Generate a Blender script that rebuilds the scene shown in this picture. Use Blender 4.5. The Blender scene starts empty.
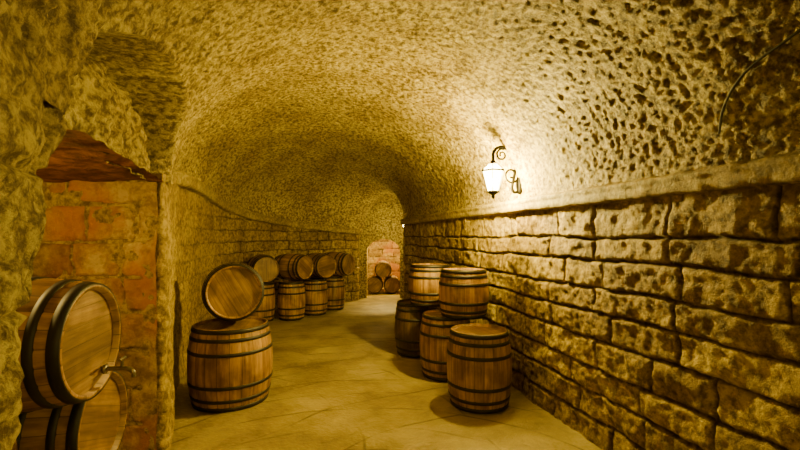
import bpy, math, random
import numpy as np
from mathutils import Vector, Matrix
random.seed(4)
rng = np.random.RandomState(7)
scene = bpy.context.scene

# ------------------------------------------------------------------ noise
_perm = rng.permutation(256)
_perm = np.concatenate([_perm, _perm, _perm])
_grad = rng.normal(size=(256, 3)); _grad /= np.linalg.norm(_grad, axis=1)[:, None]
def noise(P, scale=1.0, seed=0):
    Q = np.asarray(P, float) * scale + seed * 17.31
    i = np.floor(Q).astype(int); f = Q - i
    w = f * f * f * (f * (f * 6 - 15) + 10)
    i = i % 256
    out = 0
    for dx in (0, 1):
        for dy in (0, 1):
            for dz in (0, 1):
                h = _perm[_perm[_perm[(i[..., 0] + dx) % 256] + (i[..., 1] + dy) % 256] + (i[..., 2] + dz) % 256]
                g = _grad[h]
                d = g[..., 0] * (f[..., 0] - dx) + g[..., 1] * (f[..., 1] - dy) + g[..., 2] * (f[..., 2] - dz)
                wx = w[..., 0] if dx else 1 - w[..., 0]
                wy = w[..., 1] if dy else 1 - w[..., 1]
                wz = w[..., 2] if dz else 1 - w[..., 2]
                out = out + d * wx * wy * wz
    return out * 1.5
def fbm(P, scale, octs=3, seed=0):
    o = 0; a = 1
    for k in range(octs):
        o = o + a * noise(P, scale * 2 ** k, seed + k); a *= .5
    return o
def sstep(x): 
    x = np.clip(x, 0, 1); return x * x * (3 - 2 * x)

# ------------------------------------------------------------------ materials
def newmat(name):
    m = bpy.data.materials.new(name); m.use_nodes = True
    nt = m.node_tree; nt.nodes.clear()
    out = nt.nodes.new('ShaderNodeOutputMaterial')
    b = nt.nodes.new('ShaderNodeBsdfPrincipled')
    nt.links.new(b.outputs[0], out.inputs[0])
    return m, nt, b
def N(nt, t, **kw):
    n = nt.nodes.new(t)
    for k, v in kw.items():
        if k.startswith('i_'): n.inputs[k[2:].replace('_', ' ')].default_value = v
        else: setattr(n, k, v)
    return n
def ramp(nt, src, stops):
    r = nt.nodes.new('ShaderNodeValToRGB')
    while len(r.color_ramp.elements) < len(stops): r.color_ramp.elements.new(.5)
    for e, (p, c) in zip(r.color_ramp.elements, stops):
        e.position = p; e.color = (*c, 1)
    nt.links.new(src, r.inputs[0]); return r
def math_(nt, op, a, b=None):
    n = nt.nodes.new('ShaderNodeMath'); n.operation = op
    for k, v in enumerate((a, b)):
        if v is None: continue
        if isinstance(v, (int, float)): n.inputs[k].default_value = v
        else: nt.links.new(v, n.inputs[k])
    return n.outputs[0]
def mixc(nt, fac, a, b, mode='MIX'):
    n = nt.nodes.new('ShaderNodeMixRGB'); n.blend_type = mode
    for k, v in enumerate((fac, a, b)):
        if isinstance(v, (int, float)): n.inputs[k].default_value = v
        elif isinstance(v, tuple): n.inputs[k].default_value = (*v, 1)
        else: nt.links.new(v, n.inputs[k])
    return n.outputs[0]

def stone_mat(name, dark, mid, light, bump=.6, dist=.03, sc=9, blocks=False, red=None, rth=.48, lo=.39, hi=.59):
    m, nt, b = newmat(name)
    tc = N(nt, 'ShaderNodeTexCoord')
    n1 = N(nt, 'ShaderNodeTexNoise', i_Scale=sc, i_Detail=8.0, i_Roughness=.7)
    n2 = N(nt, 'ShaderNodeTexNoise', i_Scale=1.3, i_Detail=4.0)
    n3 = N(nt, 'ShaderNodeTexNoise', i_Scale=sc * 3.5, i_Detail=5.0, i_Roughness=.7)
    for n in (n1, n2, n3): nt.links.new(tc.outputs['Object'], n.inputs['Vector'])
    r = ramp(nt, n1.outputs[0], [(lo, dark), (.5, mid), (hi, light)])
    r2 = ramp(nt, n2.outputs[0], [(.36, (.62, .56, .45)), (.62, (1.0, 1.0, 1.0))])
    col = mixc(nt, .8, r.outputs[0], r2.outputs[0], 'MULTIPLY')
    if red:
        n4 = N(nt, 'ShaderNodeTexNoise', i_Scale=1.4, i_Detail=5.0)
        nt.links.new(tc.outputs['Object'], n4.inputs['Vector'])
        f = ramp(nt, n4.outputs[0], [(rth, (0, 0, 0)), (rth + .14, (.85, .85, .85))])
        col = mixc(nt, f.outputs[0], col, red)
    if blocks:
        a = N(nt, 'ShaderNodeAttribute', attribute_name='tint')
        rt = ramp(nt, a.outputs['Fac'], [(0, (.58, .53, .44)), (1, (1.0, 1.0, 1.0))])
        col = mixc(nt, 1.0, col, rt.outputs[0], 'MULTIPLY')
        a2 = N(nt, 'ShaderNodeAttribute', attribute_name='blk')
        col = mixc(nt, a2.outputs['Fac'], mixc(nt, 1.0, col, (.18, .13, .07), 'MULTIPLY'), col)
    nt.links.new(col, b.inputs['Base Color'])
    b.inputs['Roughness'].default_value = .62
    b.inputs['Specular IOR Level'].default_value = .3
    h = math_(nt, 'ADD', n1.outputs[0], math_(nt, 'MULTIPLY', n3.outputs[0], .55))
    bp = N(nt, 'ShaderNodeBump', i_Strength=bump, i_Distance=dist)
    nt.links.new(h, bp.inputs['Height']); nt.links.new(bp.outputs[0], b.inputs['Normal'])
    return m

M_vault = stone_mat('vault_stucco', (.13, .082, .010), (.37, .28, .045), (.62, .50, .11), bump=1.0, dist=.052, sc=17, lo=.41, hi=.58)
M_block = stone_mat('stone_blocks', (.17, .11, .011), (.39, .28, .034), (.57, .43, .068), bump=1.0, dist=.042, sc=13, blocks=True)
M_niche = stone_mat('niche_stone', (.26, .16, .025), (.42, .29, .055), (.54, .40, .10), bump=.8, dist=.03, sc=10, blocks=True, red=(.38, .14, .016), rth=.45)
M_trim = stone_mat('trim_stone', (.18, .13, .02), (.33, .25, .045), (.46, .36, .08), bump=.9, dist=.03, sc=16)
M_redst = stone_mat('lintel_stone', (.10, .035, .008), (.22, .075, .015), (.30, .12, .025), bump=.8, dist=.04, sc=9)

def floor_mat():
    m, nt, b = newmat('floor_earth')
    tc = N(nt, 'ShaderNodeTexCoord')
    n1 = N(nt, 'ShaderNodeTexNoise', i_Scale=1.1, i_Detail=8.0, i_Roughness=.65)
    n2 = N(nt, 'ShaderNodeTexNoise', i_Scale=22, i_Detail=6.0)
    for n in (n1, n2): nt.links.new(tc.outputs['Object'], n.inputs['Vector'])
    r = ramp(nt, n1.outputs[0], [(.35, (.155, .11, .022)), (.5, (.245, .185, .04)), (.65, (.33, .26, .062))])
    col = r.outputs[0]
    for (cx, cy, k, lo) in ((1.6, 2.0, 1.15, .42), (-3.2, 3.4, .8, .46), (-.3, 2.4, 2.1, .44)):
        mp = N(nt, 'ShaderNodeMapping'); mp.inputs['Location'].default_value = (-cx, -cy, 0)
        nt.links.new(tc.outputs['Object'], mp.inputs['Vector'])
        nn = N(nt, 'ShaderNodeTexNoise', i_Scale=.7, i_Detail=1.0); nt.links.new(mp.outputs[0], nn.inputs['Vector'])
        sep = N(nt, 'ShaderNodeSeparateXYZ'); nt.links.new(mp.outputs[0], sep.inputs[0])
        d = math_(nt, 'SQRT', math_(nt, 'ADD', math_(nt, 'MULTIPLY', sep.outputs[0], sep.outputs[0]), math_(nt, 'MULTIPLY', sep.outputs[1], sep.outputs[1])))
        d = math_(nt, 'ADD', math_(nt, 'MULTIPLY', d, k), math_(nt, 'MULTIPLY', nn.outputs[0], .35))
        fr = math_(nt, 'ABSOLUTE', math_(nt, 'SUBTRACT', math_(nt, 'FRACT', d), .5))
        rr = ramp(nt, fr, [(0, (1, 1, 1)), (.008 * k, (1, 1, 1)), (.018 * k, (0, 0, 0))])
        ms = N(nt, 'ShaderNodeTexNoise', i_Scale=1.1, i_Detail=3.0); nt.links.new(mp.outputs[0], ms.inputs['Vector'])
        mk = ramp(nt, ms.outputs[0], [(lo, (0, 0, 0)), (lo + .12, (.75, .75, .75))])
        col = mixc(nt, mixc(nt, 1.0, rr.outputs[0], mk.outputs[0], 'MULTIPLY'), col, (.07, .045, .01))
    nt.links.new(col, b.inputs['Base Color'])
    b.inputs['Roughness'].default_value = .5
    b.inputs['Specular IOR Level'].default_value = .4
    h = math_(nt, 'ADD', n1.outputs[0], math_(nt, 'MULTIPLY', n2.outputs[0], .2))
    bp = N(nt, 'ShaderNodeBump', i_Strength=.8, i_Distance=.07)
    nt.links.new(h, bp.inputs['Height']); nt.links.new(bp.outputs[0], b.inputs['Normal'])
    return m
M_floor = floor_mat()

def wood_mat(name, head, dark, light, nst=22):
    m, nt, b = newmat(name)
    tc = N(nt, 'ShaderNodeTexCoord'); oi = N(nt, 'ShaderNodeObjectInfo')
    sep = N(nt, 'ShaderNodeSeparateXYZ'); nt.links.new(tc.outputs['Object'], sep.inputs[0])
    if head: u = math_(nt, 'MULTIPLY', sep.outputs[0], 11.0)
    else:
        a = math_(nt, 'ARCTAN2', sep.outputs[1], sep.outputs[0])
        u = math_(nt, 'MULTIPLY', math_(nt, 'ADD', a, math.pi), nst / (2 * math.pi))
    fl = math_(nt, 'FLOOR', u)
    wn = N(nt, 'ShaderNodeTexWhiteNoise', noise_dimensions='2D')
    cb = N(nt, 'ShaderNodeCombineXYZ'); nt.links.new(fl, cb.inputs[0]); nt.links.new(oi.outputs['Random'], cb.inputs[1])
    nt.links.new(cb.outputs[0], wn.inputs['Vector'])
    mp = N(nt, 'ShaderNodeMapping')
    mp.inputs['Scale'].default_value = (30, 2, 2) if head else (18, 18, 1.6)
    nt.links.new(tc.outputs['Object'], mp.inputs['Vector'])
    addv = N(nt, 'ShaderNodeVectorMath', operation='ADD'); nt.links.new(mp.outputs[0], addv.inputs[0])
    sc = N(nt, 'ShaderNodeVectorMath', operation='SCALE'); sc.inputs['Scale'].default_value = 9.0
    nt.links.new(wn.outputs['Color'], sc.inputs[0]); nt.links.new(sc.outputs[0], addv.inputs[1])
    g = N(nt, 'ShaderNodeTexNoise', i_Scale=1.0, i_Detail=6.0, i_Roughness=.6); nt.links.new(addv.outputs[0], g.inputs['Vector'])
    r = ramp(nt, g.outputs[0], [(.32, dark), (.62, light)])
    v = math_(nt, 'ADD', math_(nt, 'MULTIPLY', wn.outputs['Value'], .35), .72)
    v = math_(nt, 'MULTIPLY', v, math_(nt, 'ADD', math_(nt, 'MULTIPLY', oi.outputs['Random'], .3), .8))
    cv = N(nt, 'ShaderNodeCombineXYZ')
    for k in range(3): nt.links.new(v, cv.inputs[k])
    col = mixc(nt, 1.0, r.outputs[0], cv.outputs[0], 'MULTIPLY')
    fr = math_(nt, 'ABSOLUTE', math_(nt, 'SUBTRACT', math_(nt, 'FRACT', u), .5))
    seam = ramp(nt, fr, [(.455, (1, 1, 1)), (.492, (.22, .17, .1))])
    col = mixc(nt, .85 if not head else .6, col, seam.outputs[0], 'MULTIPLY')
    st = N(nt, 'ShaderNodeTexNoise', i_Scale=3.5, i_Detail=5.0); nt.links.new(tc.outputs['Object'], st.inputs['Vector'])
    sr = ramp(nt, st.outputs[0], [(.38, (.42, .36, .26)), (.54, (1, 1, 1))])
    col = mixc(nt, .8, col, sr.outputs[0], 'MULTIPLY')
    nt.links.new(col, b.inputs['Base Color'])
    b.inputs['Roughness'].default_value = .5
    bp = N(nt, 'ShaderNodeBump', i_Strength=.35, i_Distance=.01)
    nt.links.new(g.outputs[0], bp.inputs['Height']); nt.links.new(bp.outputs[0], b.inputs['Normal'])
    return m
M_stave = wood_mat('oak_staves', False, (.16, .07, .009), (.44, .25, .038))
M_head = wood_mat('oak_head', True, (.18, .09, .012), (.36, .215, .034))
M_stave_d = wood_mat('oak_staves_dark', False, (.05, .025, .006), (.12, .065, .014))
def plain(name, c, rough=.5, metal=0.0, bump=0):
    m, nt, b = newmat(name)
    tc = N(nt, 'ShaderNodeTexCoord'); n = N(nt, 'ShaderNodeTexNoise', i_Scale=14, i_Detail=5.0)
    nt.links.new(tc.outputs['Object'], n.inputs['Vector'])
    r = ramp(nt, n.outputs[0], [(.3, tuple(x * .6 for x in c)), (.7, tuple(min(1, x * 1.3) for x in c))])
    nt.links.new(r.outputs[0], b.inputs['Base Color'])
    b.inputs['Roughness'].default_value = rough; b.inputs['Metallic'].default_value = metal
    return m
M_hoop = plain('hoop_iron', (.014, .010, .006), .55, .2)
M_iron = plain('wrought_iron', (.006, .0045, .003), .8, 0)
M_iron.node_tree.nodes['Principled BSDF'].inputs['Specular IOR Level'].default_value = .1
M_brass = plain('tap_metal', (.25, .22, .16), .35, .9)
M_beam = plain('oak_beam', (.2, .11, .04), .8)
M_cable = plain('cable_rubber', (.03, .025, .015), .7)
def emit(name, c, s, transp=0):
    m = bpy.data.materials.new(name); m.use_nodes = True; nt = m.node_tree; nt.nodes.clear()
    o = nt.nodes.new('ShaderNodeOutputMaterial'); e = nt.nodes.new('ShaderNodeEmission')
    e.inputs[0].default_value = (*c, 1); e.inputs[1].default_value = s
    if transp:
        t = nt.nodes.new('ShaderNodeBsdfTransparent'); a = nt.nodes.new('ShaderNodeAddShader')
        t.inputs[0].default_value = (1, .97, .88, 1)
        nt.links.new(t.outputs[0], a.inputs[0]); nt.links.new(e.outputs[0], a.inputs[1]); nt.links.new(a.outputs[0], o.inputs[0])
    else: nt.links.new(e.outputs[0], o.inputs[0])
    return m
M_pane = emit('lantern_glass', (1, .8, .35), 25, 1)
M_bulb = emit('lamp_bulb', (1, .85, .5), 100)

# ------------------------------------------------------------------ mesh helpers
def link(o): scene.collection.objects.link(o); return o
def grid_arrays(P):
    nu, nv = P.shape[:2]
    idx = np.arange(nu * nv).reshape(nu, nv)
    F = np.stack([idx[:-1, :-1], idx[1:, :-1], idx[1:, 1:], idx[:-1, 1:]], -1).reshape(-1, 4)
    return P.reshape(-1, 3), F
def normals(P):
    du = np.gradient(P, axis=0); dv = np.gradient(P, axis=1)
    n = np.cross(du, dv); n /= (np.linalg.norm(n, axis=-1, keepdims=True) + 1e-9); return n
def mesh_obj(name, grids, mat, attrs=None, smooth=True):
    V = []; F = []; off = 0; A = {}
    for k, P in enumerate(grids):
        v, f = grid_arrays(P); V.append(v); F.append(f + off); off += len(v)
        if attrs:
            for an, arr in attrs[k].items(): A.setdefault(an, []).append(arr.reshape(-1))
    V = np.concatenate(V); F = np.concatenate(F)
    me = bpy.data.meshes.new(name); me.from_pydata(V.tolist(), [], F.tolist())
    for an, l in A.items():
        at = me.attributes.new(an, 'FLOAT', 'POINT'); at.data.foreach_set('value', np.concatenate(l).astype(np.float32))
    me.materials.append(mat)
    if smooth: me.polygons.foreach_set('use_smooth', [True] * len(me.polygons))
    me.update(); o = bpy.data.objects.new(name, me); return link(o)
def catmull(pts, per=24):
    p = np.array(pts, float); p = np.vstack([2 * p[0] - p[1], p, 2 * p[-1] - p[-2]])
    out = []
    for i in range(1, len(p) - 2):
        t = np.linspace(0, 1, per, endpoint=False)[:, None]
        a, b, c, d = p[i - 1], p[i], p[i + 1], p[i + 2]
        out.append(.5 * ((2 * b) + (c - a) * t + (2 * a - 5 * b + 4 * c - d) * t ** 2 + (3 * b - a - 3 * c + d) * t ** 3))
    out.append(p[-2][None]); return np.concatenate(out)
def resample(p, step):
    d = np.r_[0, np.cumsum(np.linalg.norm(np.diff(p[:, :2], axis=0), axis=1))]
    n = max(2, int(d[-1] / step) + 1); s = np.linspace(0, d[-1], n)
    return np.stack([np.interp(s, d, p[:, k]) for k in range(p.shape[1])], 1), s
def chaikin(p, it=2):
    for _ in range(it):
        q = [p[0]]
        for a, b in zip(p[:-1], p[1:]): q += [.75 * a + .25 * b, .25 * a + .75 * b]
        q.append(p[-1]); p = np.array(q)
    return p

def blocks(s, z, levels, lo, hi, seed, P, groove=.018, depth=.038, amp=.026):
    r = np.random.RandomState(seed)
    w = .03 * noise(P, 1.3, seed) + .016 * noise(P, 4, seed + 1)
    zz = z + w + .01 * noise(P, 11, seed + 3); ss = s + .035 * noise(P, 3, seed + 5) + .012 * noise(P, 10, seed + 6)
    lv = np.array(levels); k = np.clip(np.searchsorted(lv, zz) - 1, 0, len(lv) - 2)
    dz = np.minimum(np.abs(zz - lv[k]), np.abs(lv[k + 1] - zz))
    H = np.zeros_like(s); T = np.zeros_like(s); D = np.zeros_like(s)
    for c in range(len(lv) - 1):
        m = k == c
        if not m.any(): continue
        j = [s.min() - r.rand() * hi]
        while j[-1] < s.max() + hi: j.append(j[-1] + r.uniform(lo, hi))
        j = np.array(j); kk = np.clip(np.searchsorted(j, ss[m]) - 1, 0, len(j) - 2)
        ds = np.minimum(np.abs(ss[m] - j[kk]), np.abs(j[kk + 1] - ss[m]))
        D[m] = np.minimum(dz[m], ds)
        tr = r.rand(len(j)); ho = r.rand(len(j)); T[m] = tr[kk]; H[m] = ho[kk]
    wid = .003 + .006 * np.clip(noise(P, 3.0, seed + 30) + .5, 0, 1)
    e = sstep((D - wid) / groove)
    return e * (depth + .018 * (H - .5) + amp * fbm(P, 4, 4, seed + 9)) + .010 * fbm(P, 14, 2, seed + 12), np.clip((D - wid) / .009, 0, 1), T

def wall(name, path, zbot, step, sign, mat, levels=None, lo=.45, hi=.75, seed=1, rough=.02, zfun=None, big=0.02, fade=None):
    """path (n,3): x,y,top_z"""
    p, s = resample(np.array(path, float), step)
    nz = int(p[:, 2].max() / step) + 1
    v = np.linspace(0, 1, nz)
    P = np.zeros((len(p), nz, 3)); P[..., 0] = p[:, 0:1]; P[..., 1] = p[:, 1:2]
    P[..., 2] = zbot + (p[:, 2:3] - zbot) * v[None]
    if zfun: P = zfun(P)
    n = normals(P) * sign
    S = np.repeat(s[:, None], nz, 1)
    disp = big * noise(P, 1.1, seed + 20)
    b = np.ones_like(S); t = .6 + 0 * S
    if levels:
        Z = P[..., 2]
        h, b, t = blocks(S, Z, levels, lo, hi, seed, P)
        if fade:
            f = fade(P); h = h * f + (1 - f) * (.03 + .03 * fbm(P, 4, 4, seed)); b = np.maximum(b, 1 - f); t = t * f + .7 * (1 - f)
        disp = disp + h - .03
    if rough and (not levels or zfun):
        disp = disp + rough * fbm(P, 5, 4, seed)
    P = P + n * disp[..., None]
    return mesh_obj(name, [P], mat, [dict(blk=b, tint=t)]), P

# ------------------------------------------------------------------ plan
rx = lambda y: 2.843 - .237 * y
def lx(y): return -2.2 - .355 * (y - 4.05)
lev_r = [-.1, .22, .49, .73, 1.01, 1.26, 1.49, 1.76, 1.98, 2.6]
rp = [(rx(-3.5), -3.5, 2.45), (rx(11.5), 11.5, 2.45), (rx(11.65) + .03, 11.65, 2.45), (.22, 11.8, 2.45), (.6, 12.3, 2.45), (.6, 13.9, 2.45)]
wall('wall_right', rp, -.03, .0155, -1, M_block, lev_r, .52, 1.05, seed=3, big=.03)
Lc = [(-2.2, 4.05, 2.5), (-2.95, 5.6, 2.75), (-3.5, 7.4, 2.8), (-3.85, 9.2, 2.65), (-3.8, 10.8, 2.5), (-3.0, 12.2, 2.32), (-1.3, 13.2, 2.12)]
Lcurve = catmull(Lc, 16)
lp = np.vstack([[(-3.75, 3.88, 2.58), (-2.5, 3.86, 2.58), (-2.26, 3.86, 2.58), (-2.14, 3.9, 2.58)], Lcurve[2:] + np.array([0, 0, .04]), [(-1.33, 13.9, 2.2)]])
lp = chaikin(lp, 2)
wall('wall_left', lp, -.03, .02, 1, M_block, [-.1, .26, .52, .8, 1.06, 1.33, 1.6, 1.86, 2.13, 2.4, 3.0], .35, .6, seed=8, fade=lambda P: sstep((P[..., 1] - 5.0) / .8) * (.35 + .65 * sstep((P[..., 1] - 8) / 2)))
def yj(z): return np.clip(1.39 + (z - 1.4) * .3, 1.25, 1.75)
pil = [(lx(-3.5), -3.5, 2.72), (lx(0.9), .9, 2.72), (lx(1.28), 1.28, 2.72), (lx(1.40), 1.40, 2.72), (lx(1.40) - .16, 1.44, 2.72), (lx(1.4) - .5, 1.40, 2.72), (-3.75, 1.0, 2.72)]
pil = chaikin(np.array(pil), 3)
def lean(P):
    Q = P.copy(); w = sstep((P[..., 1] - .6) / .7)
    dy = (yj(P[..., 2]) - 1.40) * w
    Q[..., 1] += dy; Q[..., 0] += -.355 * dy; return Q
wall('wall_pillar', pil, -.03, .018, 1, M_vault, [-.1, .7, 1.28, 1.74, 2.22, 3.2], .6, 1.0, seed=14, rough=.03, zfun=lean, big=.06)
wall('wall_niche', [(-3.62, .9, 2.6), (-3.62, 4.0, 2.6)], -.03, .025, 1, M_niche, [-.1, .3, .62, .95, 1.3, 1.62, 1.95, 2.3, 2.9], .5, .8, seed=23)
wall('wall_niche_side', [(-3.7, 3.86, 2.56), (-2.22, 3.85, 2.56)], -.03, .018, 1, M_niche, [-.1, .3, .62, .95, 1.3, 1.62, 1.95, 2.3, 2.9], .45, .75, seed=29, fade=lambda P: sstep((-2.32 - P[..., 0]) / .08))
gx, gy = np.meshgrid(np.linspace(-3.8, -.9, 90), np.linspace(.8, 4.1, 100), indexing='ij')
keep_x = np.minimum(gx, lx(gy) - .03 - .28 * sstep((2.05 - gy) / .25))
P = np.stack([keep_x, gy, 2.5 + 0 * gx], -1); P[..., 2] += .02 * fbm(P, 4, 3, 4)
mesh_obj('ceiling_niche', [P], M_redst)

# vault
def dense(L, R, rise, n):
    L = np.array(L, float); R = np.array(R, float)
    A = np.hstack([L, R, np.array(rise)[:, None]])
    A = catmull(A, 30)
    mid = (A[:, :2] + A[:, 3:5]) / 2
    d = np.r_[0, np.cumsum(np.linalg.norm(np.diff(mid, axis=0), axis=1) + .3 * np.linalg.norm(np.diff(A[:, :2], axis=0), axis=1))]
    s = np.linspace(0, d[-1], n); return np.stack([np.interp(s, d, A[:, k]) for k in range(7)], 1)
ZR = 2.42
Lv = [(lx(-3.6), -3.6, 2.5), (lx(-1.5), -1.5, 2.5), (lx(.5), .5, 2.5), (lx(2.3), 2.3, 2.5)] + Lc + [(-1.33, 13.9, 2.1)]
Rv = [(rx(-3.6), -3.6, ZR), (rx(-1.2), -1.2, ZR), (rx(1.0), 1.0, ZR), (rx(2.9), 2.9, ZR), (rx(4.6), 4.6, ZR), (rx(6.0), 6.0, ZR), (rx(7.6), 7.6, ZR),
      (rx(9.0), 9.0, ZR), (rx(10.2), 10.2, ZR), (rx(11.2), 11.2, ZR), (.12, 11.75, ZR), (.65, 13.9, ZR)]
rise = [1.45, 1.45, 1.45, 1.45, 1.5, 1.5, 1.5, 1.5, 1.45, 1.3, 1.1, .9]
A = dense(Lv, Rv, rise, 1300)
nv = 440
th = np.linspace(0, math.pi, nv)
C = (A[:, :3] + A[:, 3:6]) / 2; Hh = (A[:, :3] - A[:, 3:6]) / 2
P = C[:, None, :] + Hh[:, None, :] * np.cos(th)[None, :, None]
P[..., 2] += A[:, 6:7] * np.sin(th)[None]
n = normals(P)
disp = .03 * noise(P, 1.1, 2) + .006 * fbm(P, 5, 2, 5) + .014 * fbm(P, 19, 2, 9)
edge = sstep(np.minimum(th, math.pi - th) / .12)
near = sstep((2.4 - P[..., 1]) / 1.0) * sstep((0.0 - P[..., 0]) / .5)
disp = disp + near * (.07 * fbm(P, 4, 4, 60))
disp = disp * (.3 + .7 * edge)[None]
P = P + n * disp[..., None]
dw = np.array([-.3346, .9424]); nw = np.array([.9424, .3346]); W0 = np.array([lx(0), 0])
rel = P[..., :2] - W0; s_ = rel @ dw; q_ = rel @ nw
e = (np.abs((s_ - 3.05) / 1.2) ** 2.4 + np.abs(np.clip(P[..., 2] - 2.45, 0, 9) / .72) ** 2.4)
e = e + .12 * noise(P, 3, 40)
mask = sstep((1.0 - e) / .06) * (q_ < 1.2)
tgt = -.14 + .07 * fbm(P, 2.5, 3, 50) + .02 * fbm(P, 14, 2, 51) - .18 * sstep((e - .70) / .12)
newq = q_ + (tgt - q_) * mask
P[..., :2] += (newq - q_)[..., None] * nw
VP = P
mesh_obj('ceiling', [P], M_vault)

def trim(name, path, prof, sign, amp=.012):
    p, s = resample(np.array(path, float), .04)
    t = np.gradient(p[:, :2], axis=0); t /= np.linalg.norm(t, axis=1)[:, None]
    nn = np.stack([t[:, 1], -t[:, 0]], 1) * sign
    pr, _ = resample(np.array(prof, float), .012)
    P = np.zeros((len(p), len(pr), 3))
    P[..., :2] = p[:, None, :2] + nn[:, None, :] * pr[None, :, 0:1]
    P[..., 2] = p[:, 2:3] + pr[None, :, 1]
    P += normals(P) * (amp * fbm(P, 6, 3, 3))[..., None]
    return mesh_obj(name, [P], M_trim)
prof = chaikin(np.array([(-.1, -.03), (.04, -.025), (.07, -.02), (.085, 0), (.09, .03), (.085, .07), (.10, .09), (.10, .12), (.05, .145), (-.12, .16)]), 1)
trim('trim_right', [(rx(-3.5), -3.5, 2.33), (rx(11.6), 11.6, 2.33)], prof, -1)
Lt = catmull([(-2.95, 5.0, 2.62)] + [(a, b, c - .06) for a, b, c in Lc[1:]], 16)
trim('trim_left', Lt, prof * np.array([1.2, 1.15]), 1)

gx, gy = np.meshgrid(np.arange(-5, 5, .05), np.arange(-4, 17.2, .05), indexing='ij')
P = np.stack([gx, gy, 0 * gx], -1); P[..., 2] = .012 * fbm(P, 1.4, 3, 2) - .012
mesh_obj('floor', [P], M_floor)
gx, gz = np.meshgrid(np.arange(.0, 4.4, .04), np.arange(-.05, 4.2, .04), indexing='ij')
P = np.stack([gx, -3.5 + 0 * gx, gz], -1); P[..., 1] += .04 * fbm(P, 4, 3, 3)
mesh_obj('wall_back', [P], M_vault)
YE = 13.7; x0, x1 = -1.08, .0
def arch(x): 
    c = (x0 + x1) / 2; h = (x1 - x0) / 2
    return 1.5 + .40 * np.sqrt(np.clip(1 - ((x - c) / h) ** 2, 0, 1))
def pan(xa, xb, f0):
    xs = np.linspace(xa, xb, 40); v = np.linspace(0, 1, 110)
    z0 = f0(xs)[:, None]; Z = z0 + (3.9 - z0) * v[None]
    P = np.stack([np.repeat(xs[:, None], 110, 1), YE + 0 * Z, Z], -1)
    P[..., 1] += .03 * fbm(P, 4, 3, 6); return P
zf = lambda x: -.03 + 0 * x
xs = np.linspace(x0, x1, 40)
out = np.array([(x0, -.03)] + [(x0, z) for z in np.linspace(.1, 1.48, 12)] + [(x, arch(x)) for x in xs] + [(x1, z) for z in np.linspace(1.48, .1, 12)] + [(x1, -.03)])
ys = np.linspace(YE - .02, YE + .4, 8)
J = np.zeros((len(out), 8, 3)); J[..., 0] = out[:, 0:1]; J[..., 2] = out[:, 1:2]; J[..., 1] = ys[None]
gr = [pan(-2.2, x0, zf), pan(x1, 1.4, zf), pan(x0, x1, arch), J]
mesh_obj('wall_end', gr, M_vault)
sp = np.array([(-1.9, YE + .38, 2.4), (-1.9, 16.6, 2.4), (1.2, 16.6, 2.4), (1.2, YE + .38, 2.4)])
wall('wall_storeroom', sp, -.03, .04, 1, M_niche, [-.1, .3, .6, .9, 1.2, 1.5, 1.8, 2.1, 2.6], .4, .7, seed=31)
gx, gy = np.meshgrid(np.linspace(-2, 1.3, 40), np.linspace(YE + .3, 16.7, 40), indexing='ij')
P = np.stack([gx, gy, 2.35 + .03 * np.sin(gx)], -1); mesh_obj('ceiling_storeroom', [P], M_vault)

# ------------------------------------------------------------------ barrels
def barrel(loc, rb=.35, re=.30, h=.9, rot=None, stave=None, spin=0.0):
    nst = 22; seg = 6; na = nst * seg
    V = []; F = []; MI = []
    def ring(r, z, groove=0.0):
        i0 = len(V)
        for k in range(na):
            a = 2 * math.pi * k / na - math.pi
            rr = r - (groove if k % seg == 0 else 0)
            V.append((rr * math.cos(a), rr * math.sin(a), z))
        return i0
    def strip(i, j, mi):
        for k in range(na):
            k2 = (k + 1) % na; F.append((i + k, i + k2, j + k2, j + k)); MI.append(mi)
    R = lambda t: re + (rb - re) * (1 - abs(t) ** 2.0)
    hh = h / 2; prev = None
    nz = 28
    for i in range(nz + 1):
        t = -1 + 2 * i / nz
        r = ring(R(t), t * hh, .004 * rb / .35)
        if prev is not None: strip(prev, r, 0)
        prev = r
        if i == 0: first = r
    last = prev
    for sgn, e in ((-1, first), (1, last)):
        a = ring(re - .022, sgn * hh); b = ring(re - .028, sgn * (hh - .03))
        if sgn > 0: strip(e, a, 0); strip(a, b, 0)
        else: strip(a, e, 0); strip(b, a, 0)
        F.append(tuple(b + k for k in (range(na) if sgn > 0 else reversed(range(na))))); MI.append(2)
    th = .0055
    for t, w in ((.945, .05), (.74, .042), (.40, .042)):
        for sg in (-1, 1):
            c = sg * t * hh; z0, z1 = c - w / 2, c + w / 2
            Ra = R(z0 / hh); Rb = R(z1 / hh)
            a = ring(Ra - .004, z0); b = ring(Ra + th, z0 + .002); c2 = ring(Rb + th, z1 - .002); d = ring(Rb - .004, z1)
            strip(a, b, 1); strip(b, c2, 1); strip(c2, d, 1)
            for dd in (-.012, .012):
                ang = -math.pi / 2 + .25 * t + (.5 if sg > 0 else 0); i0 = len(V); rr = R(c / hh) + th
                for k in range(6):
                    aa = k * math.pi / 3; V.append(((rr + .003) * math.cos(ang + .012 / rr * math.cos(aa) * .5), (rr + .003) * math.sin(ang + .012 / rr * math.cos(aa) * .5), c + dd + .006 * math.sin(aa)))
                F.append(tuple(range(i0, i0 + 6))); MI.append(1)
    me = bpy.data.meshes.new('wine_barrel'); me.from_pydata(V, [], F)
    for m in (stave or M_stave, M_hoop, M_head): me.materials.append(m)
    me.polygons.foreach_set('material_index', MI)
    me.polygons.foreach_set('use_smooth', [len(p.vertices) == 4 for p in me.polygons])
    me.update()
    o = link(bpy.data.objects.new('wine_barrel', me)); o.location = loc
    if rot is None: o.rotation_euler = (0, 0, spin)
    else:
        d = Vector(rot).normalized(); q = d.to_track_quat('Z', 'Y')
        o.rotation_euler = (q.to_matrix() @ Matrix.Rotation(spin, 3, 'Z')).to_euler()
    return o
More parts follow.
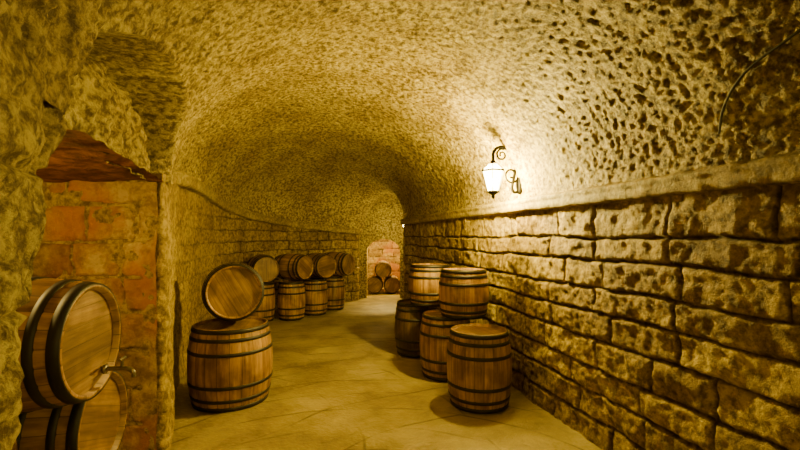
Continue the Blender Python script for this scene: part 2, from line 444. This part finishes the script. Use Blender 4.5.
barrel((.95, 5.08, .44), .385, .335, .88, spin=.4)
barrel((.66, 6.12, .44), .375, .325, .88, spin=1.4)
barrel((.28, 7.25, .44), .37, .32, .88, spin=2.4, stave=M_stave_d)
barrel((.90, 5.98, .88 + .325), .35, .305, .65, spin=.9)
barrel((.49, 7.0, .88 + .325), .35, .305, .65, spin=2.9)
barrel((-2.08, 5.2, .465), .49, .43, .93, spin=.2)
barrel((-2.09, 5.3, .93 + .375), .36, .315, .74, rot=(.42, -1, .10), spin=.5)
for k, (x, y) in enumerate(((-3.3, 10.0), (-2.63, 10.25), (-2.2, 10.9), (-1.85, 11.65))):
    barrel((x, y, .45), .33, .285, .9, spin=k * 1.3)
for k, (x, y, d) in enumerate(((-3.25, 10.0, (.5, -.9, 0)), (-2.66, 10.5, (.9, -.55, 0)), (-2.12, 10.95, (.7, -.8, 0)), (-1.74, 11.6, (.9, -.55, 0)))):
    barrel((x, y, .9 + .333), .33, .285, .85, rot=d, spin=k * .9)
for x, z in ((-.90, .30), (-.28, .30), (-.6, .30 + .525)):
    barrel((x, 14.95, z), .30, .26, .8, rot=(.05, -1, 0), spin=x)
nd = Vector((.985, .17, 0)).normalized()
def nb(hx, hy, z, spin):
    c = Vector((hx, hy, z)) - nd * .44
    return barrel(c, .335, .29, .88, rot=nd, spin=spin)
nb(-1.58, 2.18, 1.46, 1.6); nb(-1.76, 2.52, .89, 1.2); nb(-1.86, 1.83, .89, .3)
import bmesh
rz = math.atan2(.17, .985)
def stand():
    bm = bmesh.new()
    def bx(c, s):
        r = bmesh.ops.create_cube(bm, size=1)
        for v in r['verts']: v.co = Vector((v.co.x * s[0] + c[0], v.co.y * s[1] + c[1], v.co.z * s[2] + c[2]))
    for dx in (-.32, .28):
        bx((dx, 0, .495), (.12, 1.6, .12))
        for dy in (-.7, .7): bx((dx, dy, .2175), (.12, .12, .435))
    for dy in (-.7, .7): bx((-.02, dy, .2), (.48, .08, .08))
    bmesh.ops.bevel(bm, geom=bm.edges[:], offset=.008, segments=2, affect='EDGES')
    me = bpy.data.meshes.new('barrel_stand'); bm.to_mesh(me); bm.free(); me.materials.append(M_beam)
    o = link(bpy.data.objects.new('barrel_stand', me)); o.location = (-2.28, 2.16, 0); o.rotation_euler = (0, 0, rz)
stand()

# ------------------------------------------------------------------ lathe / tubes
def lathe(name, prof, mat, seg=24, smooth=True):
    V = []; F = []
    for r, z in prof:
        for k in range(seg): a = 2 * math.pi * k / seg; V.append((r * math.cos(a), r * math.sin(a), z))
    for i in range(len(prof) - 1):
        for k in range(seg): k2 = (k + 1) % seg; F.append((i * seg + k, i * seg + k2, (i + 1) * seg + k2, (i + 1) * seg + k))
    me = bpy.data.meshes.new(name); me.from_pydata(V, [], F); me.materials.append(mat)
    if smooth: me.polygons.foreach_set('use_smooth', [True] * len(F))
    return link(bpy.data.objects.new(name, me))
def tube(name, pts, r, mat, bez=False):
    cu = bpy.data.curves.new(name, 'CURVE'); cu.dimensions = '3D'; cu.bevel_depth = r; cu.bevel_resolution = 3
    if bez: pts = catmull(pts, 8)
    sp_ = cu.splines.new('POLY'); sp_.points.add(len(pts) - 1)
    for p, q in zip(sp_.points, pts): p.co = (*q, 1)
    cu.materials.append(mat); cu.use_fill_caps = True
    return link(bpy.data.objects.new(name, cu))
tap = link(bpy.data.objects.new('barrel_tap', None))
hp = Vector((-1.58, 2.18, 1.46)); side = Vector((-.17, .985, 0))
tap.location = hp + side * .14 + Vector((0, 0, -.19)); tap.rotation_euler = (0, 0, rz)
parts = [tube('spout', [(-.035, 0, 0), (.06, 0, 0), (.10, 0, -.004), (.125, 0, -.02), (.13, 0, -.05)], .012, M_brass, True),
         tube('handle', [(.07, 0, 0), (.07, 0, .05)], .008, M_brass), tube('grip', [(.07, -.035, .052), (.07, .035, .052)], .009, M_brass)]
fl = lathe('flange', [(0.001, 0), (.026, 0), (.026, .014), (.001, .014)], M_brass); fl.rotation_euler = (0, math.pi / 2, 0); fl.location = (-.02, 0, 0); parts.append(fl)
for p_ in parts: p_.parent = tap

def lantern(base, ang, power, col):
    E = link(bpy.data.objects.new('wall_lantern', None)); E.location = base; E.rotation_euler = (0, 0, ang)
    ps = []
    X = .36
    ps.append(tube('bracket_arm', [(-.02, 0, -.02), (.03, 0, -.12), (.10, 0, -.08), (.07, 0, .08), (.04, 0, .24), (.12, 0, .40), (.26, 0, .45), (.35, 0, .39), (X, 0, .28)], .019, M_iron, True))
    a = np.linspace(0, 1, 30)
    sp1 = [(.11 + (.11 * (1 - t * .75)) * math.cos(t * 9 + 2.5), 0, .10 + (.12 * (1 - t * .75)) * math.sin(t * 9 + 2.5)) for t in a]
    ps.append(tube('scroll_lower', sp1, .013, M_iron))
    sp2 = [(.24 + (.08 * (1 - t * .75)) * math.cos(-t * 9 + 2.0), 0, .35 + (.08 * (1 - t * .75)) * math.sin(-t * 9 + 2.0)) for t in a]
    ps.append(tube('scroll_upper', sp2, .012, M_iron))
    pl = lathe('wall_plate', [(.001, .02), (.05, .02), (.06, .01), (.06, -.08), (.001, -.08)], M_iron); pl.rotation_euler = (0, math.pi / 2, 0); pl.scale = (2.4, 1, 1); ps.append(pl)
    zt = .15; zb = -.12; rt, rbm = .145, .075
    cap = lathe('lantern_cap', [(.062, zt + .075), (.058, zt + .085), (.03, zt + .10), (.035, zt + .115), (.015, zt + .13), (.001, zt + .14)], M_iron, 6, False)
    rim = lathe('lantern_rim', [(rt, zt - .02), (rt + .012, zt - .015), (rt + .014, zt), (rt, zt + .006), (rt - .006, zt - .01)], M_iron, 6, False)
    bot = lathe('lantern_base', [(rbm + .006, zb + .01), (rbm + .008, zb - .005), (.045, zb - .03), (.02, zb - .045), (.026, zb - .065), (.01, zb - .085), (.001, zb - .095)], M_iron, 6, False)
    glass = lathe('lantern_panes', [(rbm, zb), (rt, zt - .01), (.06, zt + .08)], M_pane, 6, False)
    for q in (cap, rim, bot, glass): q.location = (X, 0, 0); ps.append(q)
    for k in range(6):
        c, s = math.cos(k * math.pi / 3), math.sin(k * math.pi / 3)
        ps.append(tube('rib_%d' % k, [(X + rbm * c, rbm * s, zb), (X + rt * c, rt * s, zt), (X + .06 * c, .06 * s, zt + .08)], .005, M_iron))
    bulb = lathe('bulb', [(.001, .05), (.02, .045), (.032, .02), (.03, 0), (.015, -.03), (.012, -.06)], M_bulb, 16); bulb.location = (X, 0, 0); ps.append(bulb)
    l = bpy.data.lights.new('lantern_light', 'POINT'); l.energy = power; l.color = col; l.shadow_soft_size = .06
    lo = link(bpy.data.objects.new('lantern_light', l)); lo.location = (X, 0, 0.0); ps.append(lo)
    for q in ps: q.parent = E
    return E
YEL = (1, .77, .18)
aw = math.atan2(-.23, -.973)
lantern((rx(5.42) - .03, 5.42, 2.68), aw, 1550, YEL)
lantern((rx(-1.6) - .03, -1.6, 2.68), aw, 380, YEL)
lantern((.58, 12.55, 2.2), math.pi, 80, YEL)  # added lantern, hidden behind the right corner to brighten the far end
def bulkhead(loc, power, col):
    E = link(bpy.data.objects.new('ceiling_lamp', None)); E.location = loc
    a = lathe('lamp_base', [(.001, .03), (.07, .03), (.07, 0), (.05, -.01)], M_iron); b = lathe('lamp_globe', [(.05, -.01), (.055, -.04), (.035, -.08), (.001, -.095)], M_pane)
    l = bpy.data.lights.new('lamp_light', 'POINT'); l.energy = power; l.color = col; l.shadow_soft_size = .04
    lo = link(bpy.data.objects.new('lamp_light', l)); lo.location = (0, 0, -.06)
    for q in (a, b, lo): q.parent = E
bulkhead((-2.75, 2.1, 2.45), 95, (1, .70, .18))
bulkhead((-.4, 14.7, 2.31), 480, (1, .70, .2))

CAMZ = 2.0
px = 400 + 422 * VP[..., 0] / np.maximum(VP[..., 1], .05); py = 236 - 422 * (VP[..., 2] - CAMZ) / np.maximum(VP[..., 1], .05)
nn = normals(VP); pts = []
for (a, b) in ((810, 22), (785, 42), (762, 58), (745, 74), (733, 92), (724, 112), (722, 134)):
    d = (px - a) ** 2 + (py - b) ** 2 + 1e6 * (VP[..., 1] < .5)
    i = np.unravel_index(np.argmin(d), d.shape); pts.append(VP[i] + nn[i] * .018)
tube('electric_cable', pts, .008, M_cable, True)

w = bpy.data.worlds.new('World'); scene.world = w; w.use_nodes = True
w.node_tree.nodes['Background'].inputs[0].default_value = (.5, .4, .15, 1); w.node_tree.nodes['Background'].inputs[1].default_value = .02
cam = bpy.data.cameras.new('Camera'); co = link(bpy.data.objects.new('Camera', cam))
cam.sensor_width = 36; cam.lens = 422 / 800 * 36; cam.shift_y = 11 / 800; cam.clip_start = .05
co.location = (0, 0, CAMZ); co.rotation_euler = (math.pi / 2, 0, 0)
scene.camera = co
